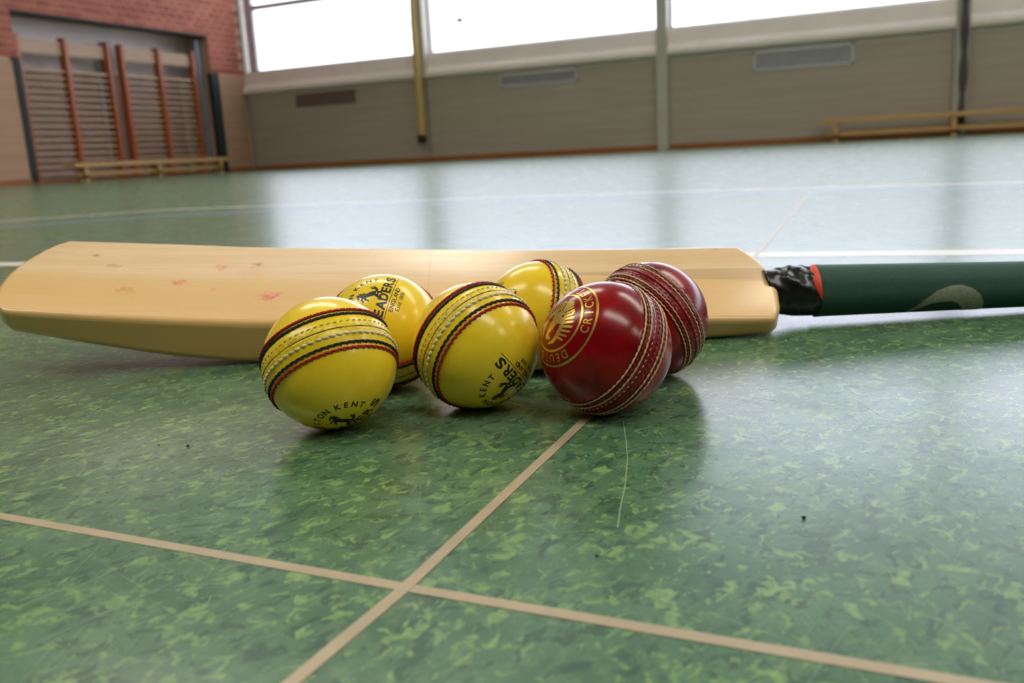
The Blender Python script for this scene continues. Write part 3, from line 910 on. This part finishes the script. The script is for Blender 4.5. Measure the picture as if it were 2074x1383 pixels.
ygr = groove_mesh('seam_line', 0)
stampm = maker_stamp(); horsem = horse_emblem(); crestm = gold_crest()

def set_frame(o, M3, loc):
    m = M3.to_4x4(); m.translation = loc; o.matrix_world = m
def orth(n, hint):
    n = Vector(n).normalized(); x = Vector(hint); x = (x-n*x.dot(n)).normalized(); return Matrix((x, n.cross(x), n)).transposed()
def cols3(F):     # rows given as x,y,n columns
    m = Matrix(F); m.normalize() if False else None
    n = m.col[2].normalized(); x = (m.col[0]-n*m.col[0].dot(n)).normalized()
    return Matrix((x, n.cross(x), n)).transposed()
def yellow_ball(loc, frame, label, seamn=None, stamp=True, spin=0, creased=False):
    root = empty('cricket_ball'); set_frame(root, frame, Vector(loc)); tag(root, label, 'ball', 'yellow cricket balls')
    cov = link('leather_cover', ymesh.copy() if creased else ymesh, YELW if creased else YEL, root)
    parts = [cov]
    for me, mt in zip(yth, ymat):
        o = link('stitching', me, mt, root); parts.append(o)
        if mt == T_RED: o['label'] = 'red stitching'
        elif mt == T_BLACK: o['label'] = 'black stitching'
        else: o['label'] = 'off-white stitching'
    parts.append(link('seam_line', ygr, GROOVE, root))
    if seamn is not None:      # seam axis differs a little from the stamp axis
        q = Vector((0, 0, 1)).rotation_difference((frame.inverted() @ Vector(seamn)).normalized())
    else: q = None
    for o in parts:
        o.rotation_mode = 'QUATERNION'
        if q: o.rotation_quaternion = q
        if spin:
            from mathutils import Quaternion
            o.rotation_quaternion = (q or Quaternion()) @ Quaternion((0, 0, 1), spin)
    if stamp:
        link('printed_stamp', stampm, INK, root)
        link('horse_emblem', horsem, INK, root)
    return root
F0 = cols3(((0.8570902260636593, 0.015166987464521442, 0.514943013232917), (0.18721268074378689, -0.9403983649211924, -0.28390549029962897), (0.4799455766593437, 0.3397364827992408, -0.8088456995622408)))
F1 = cols3(((-0.09155501921144668, -0.9192330591925315, 0.38292069850653343), (0.7674239341231034, -0.3101764198257402, -0.5611159362548033), (0.6345692899851123, 0.24248952858139305, 0.7338396587376323)))
F2 = cols3(((-0.014490191195651515, -0.5826542088567687, 0.8125909839892432), (-0.7639478141537672, -0.517873789174878, -0.38495516068152025), (0.6451153165200734, -0.6263551798996692, -0.4376133190432605)))
F3 = cols3(((-0.7981802509930236, 0.029467399776756137, -0.6017), (0.5030299915102658, -0.5169586563737616, -0.6926), (-0.3314651030891422, -0.8554927877294951, 0.3978)))
def bpos(X, Y): return _rz(Vector((X, Y, R)))
yellow_ball(bpos(-.0987, .4671), F0, 'yellow cricket ball at the front left, its whole front face visible', (.5341, -.3877, -.7513), spin=2.0)
yellow_ball(bpos(-.0798, .5493), F1, 'yellow cricket ball at the back left, black print facing up', spin=1.0)
yellow_ball(bpos(-.0204, .4922), F2, 'yellow cricket ball in the middle, touching the front red ball', spin=.4, creased=True)
yellow_ball(bpos(.0186, .5733), F3, 'yellow cricket ball against the bat, between the middle yellow and red balls', spin=2.4, creased=True)

rcov = {}
def red_ball(loc, seamn, off, label, crest=None, fold=False, seed=1):
    fr = orth(seamn, (.3, .2, 1))
    root = empty('cricket_ball'); set_frame(root, fr, Vector(loc)); tag(root, label, 'ball', 'red cricket balls')
    rows = [q+off for q in RROWS]
    link('leather_cover', ball_mesh('red_cover', off, rows, 1.6 if fold else .6, .0007 if fold else .0004), RED, root)
    styles = ['wave', 'wave', 'fine', 'ruby', 'wave', 'wave']
    for q, st_, sd in zip(rows, ('c', 'c', 'f', 'r', 'c', 'c'), (1, 1, 1, -1, -1, -1)):
        if st_ == 'c': me = twist_mesh('thread', q, 66, .00042, .0120, seed+int(q*100)); mt = T_CREAM
        elif st_ == 'f': me = thread_mesh('thread', q, 70, .00036, 'fine', sd, .00025, seed); mt = T_CREAM
        else: me = thread_mesh('thread', q, 72, .00055, 'bead', sd, .0003, seed); mt = T_RUBY
        o = link('stitching', me, mt, root)
        o['label'] = 'dark red stitching' if st_ == 'r' else 'cream stitching'
    for q in (off+.172, off-.178):
        o = link('stitching', thread_mesh('thread', q, 72, .00050, 'bead', 1, .0001, seed+7), T_RUBY, root); o['label'] = 'dark red stitching'
    link('seam_line', groove_mesh('seam_line', off, seed), T_RUBY, root)
    if fold:      # folded leather edge standing up along the seam
        m = MB(); n = 150; pts = []; rad = []
        for i in range(n+1):
            a = 2*PI*i/n; pts.append(sph(off+.012+.004*math.sin(a*4), a, R+.0001)); rad.append(.0011+.0003*math.sin(a*11))
        m.tube(pts, rad, 8, False)
        link('folded_edge', (lambda me: (me.from_pydata([tuple(v) for v in m.v], [], m.f), me.shade_smooth(), me)[2])(bpy.data.meshes.new('folded_edge')), RED, root)
    if crest is not None:
        o = link('gold_crest', crestm, GOLD, root)
        o.rotation_mode = 'QUATERNION'
        o.rotation_quaternion = (fr.inverted() @ crest).to_quaternion()
    return root
def twist_mesh(name, sl, n, rad, amp, seed):
    """continuous scalloped cord"""
    m = MB(); N = n*8; pts = []; rr = []
    for i in range(N+1):
        a = 2*PI*i/N; ph = (i % 8)/8
        l_ = sl+amp*(ph-.5 if ph < .75 else (.25-(ph-.75)*3))
        pts.append(sph(l_, a, R+.00035+.0002*math.sin(PI*ph))); rr.append(rad*(.85+.45*math.sin(PI*ph)))
    m.tube(pts, rr, 7, False)
    me = bpy.data.meshes.new(name); me.from_pydata([tuple(v) for v in m.v], [], m.f); me.shade_smooth(); return me
F4 = cols3(((-0.6039114493462547, -0.6007053156284372, -0.5238741119049933), (0.7327862773003264, -0.1598839883173082, -0.6614086347184166), (0.3135526002903421, -0.7833200074398012, 0.5367443831058455)))
red_ball(bpos(.0504, .4696), (-.5167, -.6636, .541), -.05, 'glossy red cricket ball at the front with a gold crest', F4, False, 3)
red_ball(bpos(.0861, .5410), (.4862, .7592, .4327), 0, 'red cricket ball behind the gold-crested one, seam fold uppermost', None, True, 9)

# grit lying on the floor
for (x, y, r_, lab) in ((1628, 1050, .00085, 'dark grit speck alone on the floor, right of the balls'), (1209, 1127, .0006, 'faint dark grit speck below the front red ball'),
                        (381, 904, .0008, 'dark grit speck left of the front left yellow ball'), (322, 902, .0005, 'tiny dark speck leftmost of the grit on the floor')):
    p = on_floor(x, y)
    bm = bmesh.new(); bmesh.ops.create_icosphere(bm, subdivisions=2, radius=r_)
    rnd = random.Random(x)
    for v in bm.verts: v.co *= rnd.uniform(.75, 1.2); v.co.z = max(v.co.z*.7, -r_*.5)
    me = bpy.data.meshes.new('grit'); bm.to_mesh(me); bm.free()
    o = link('grit_speck', me, DIRT); o.location = (p.x, p.y, r_*.5+.0001); tag(o, lab, 'dirt')
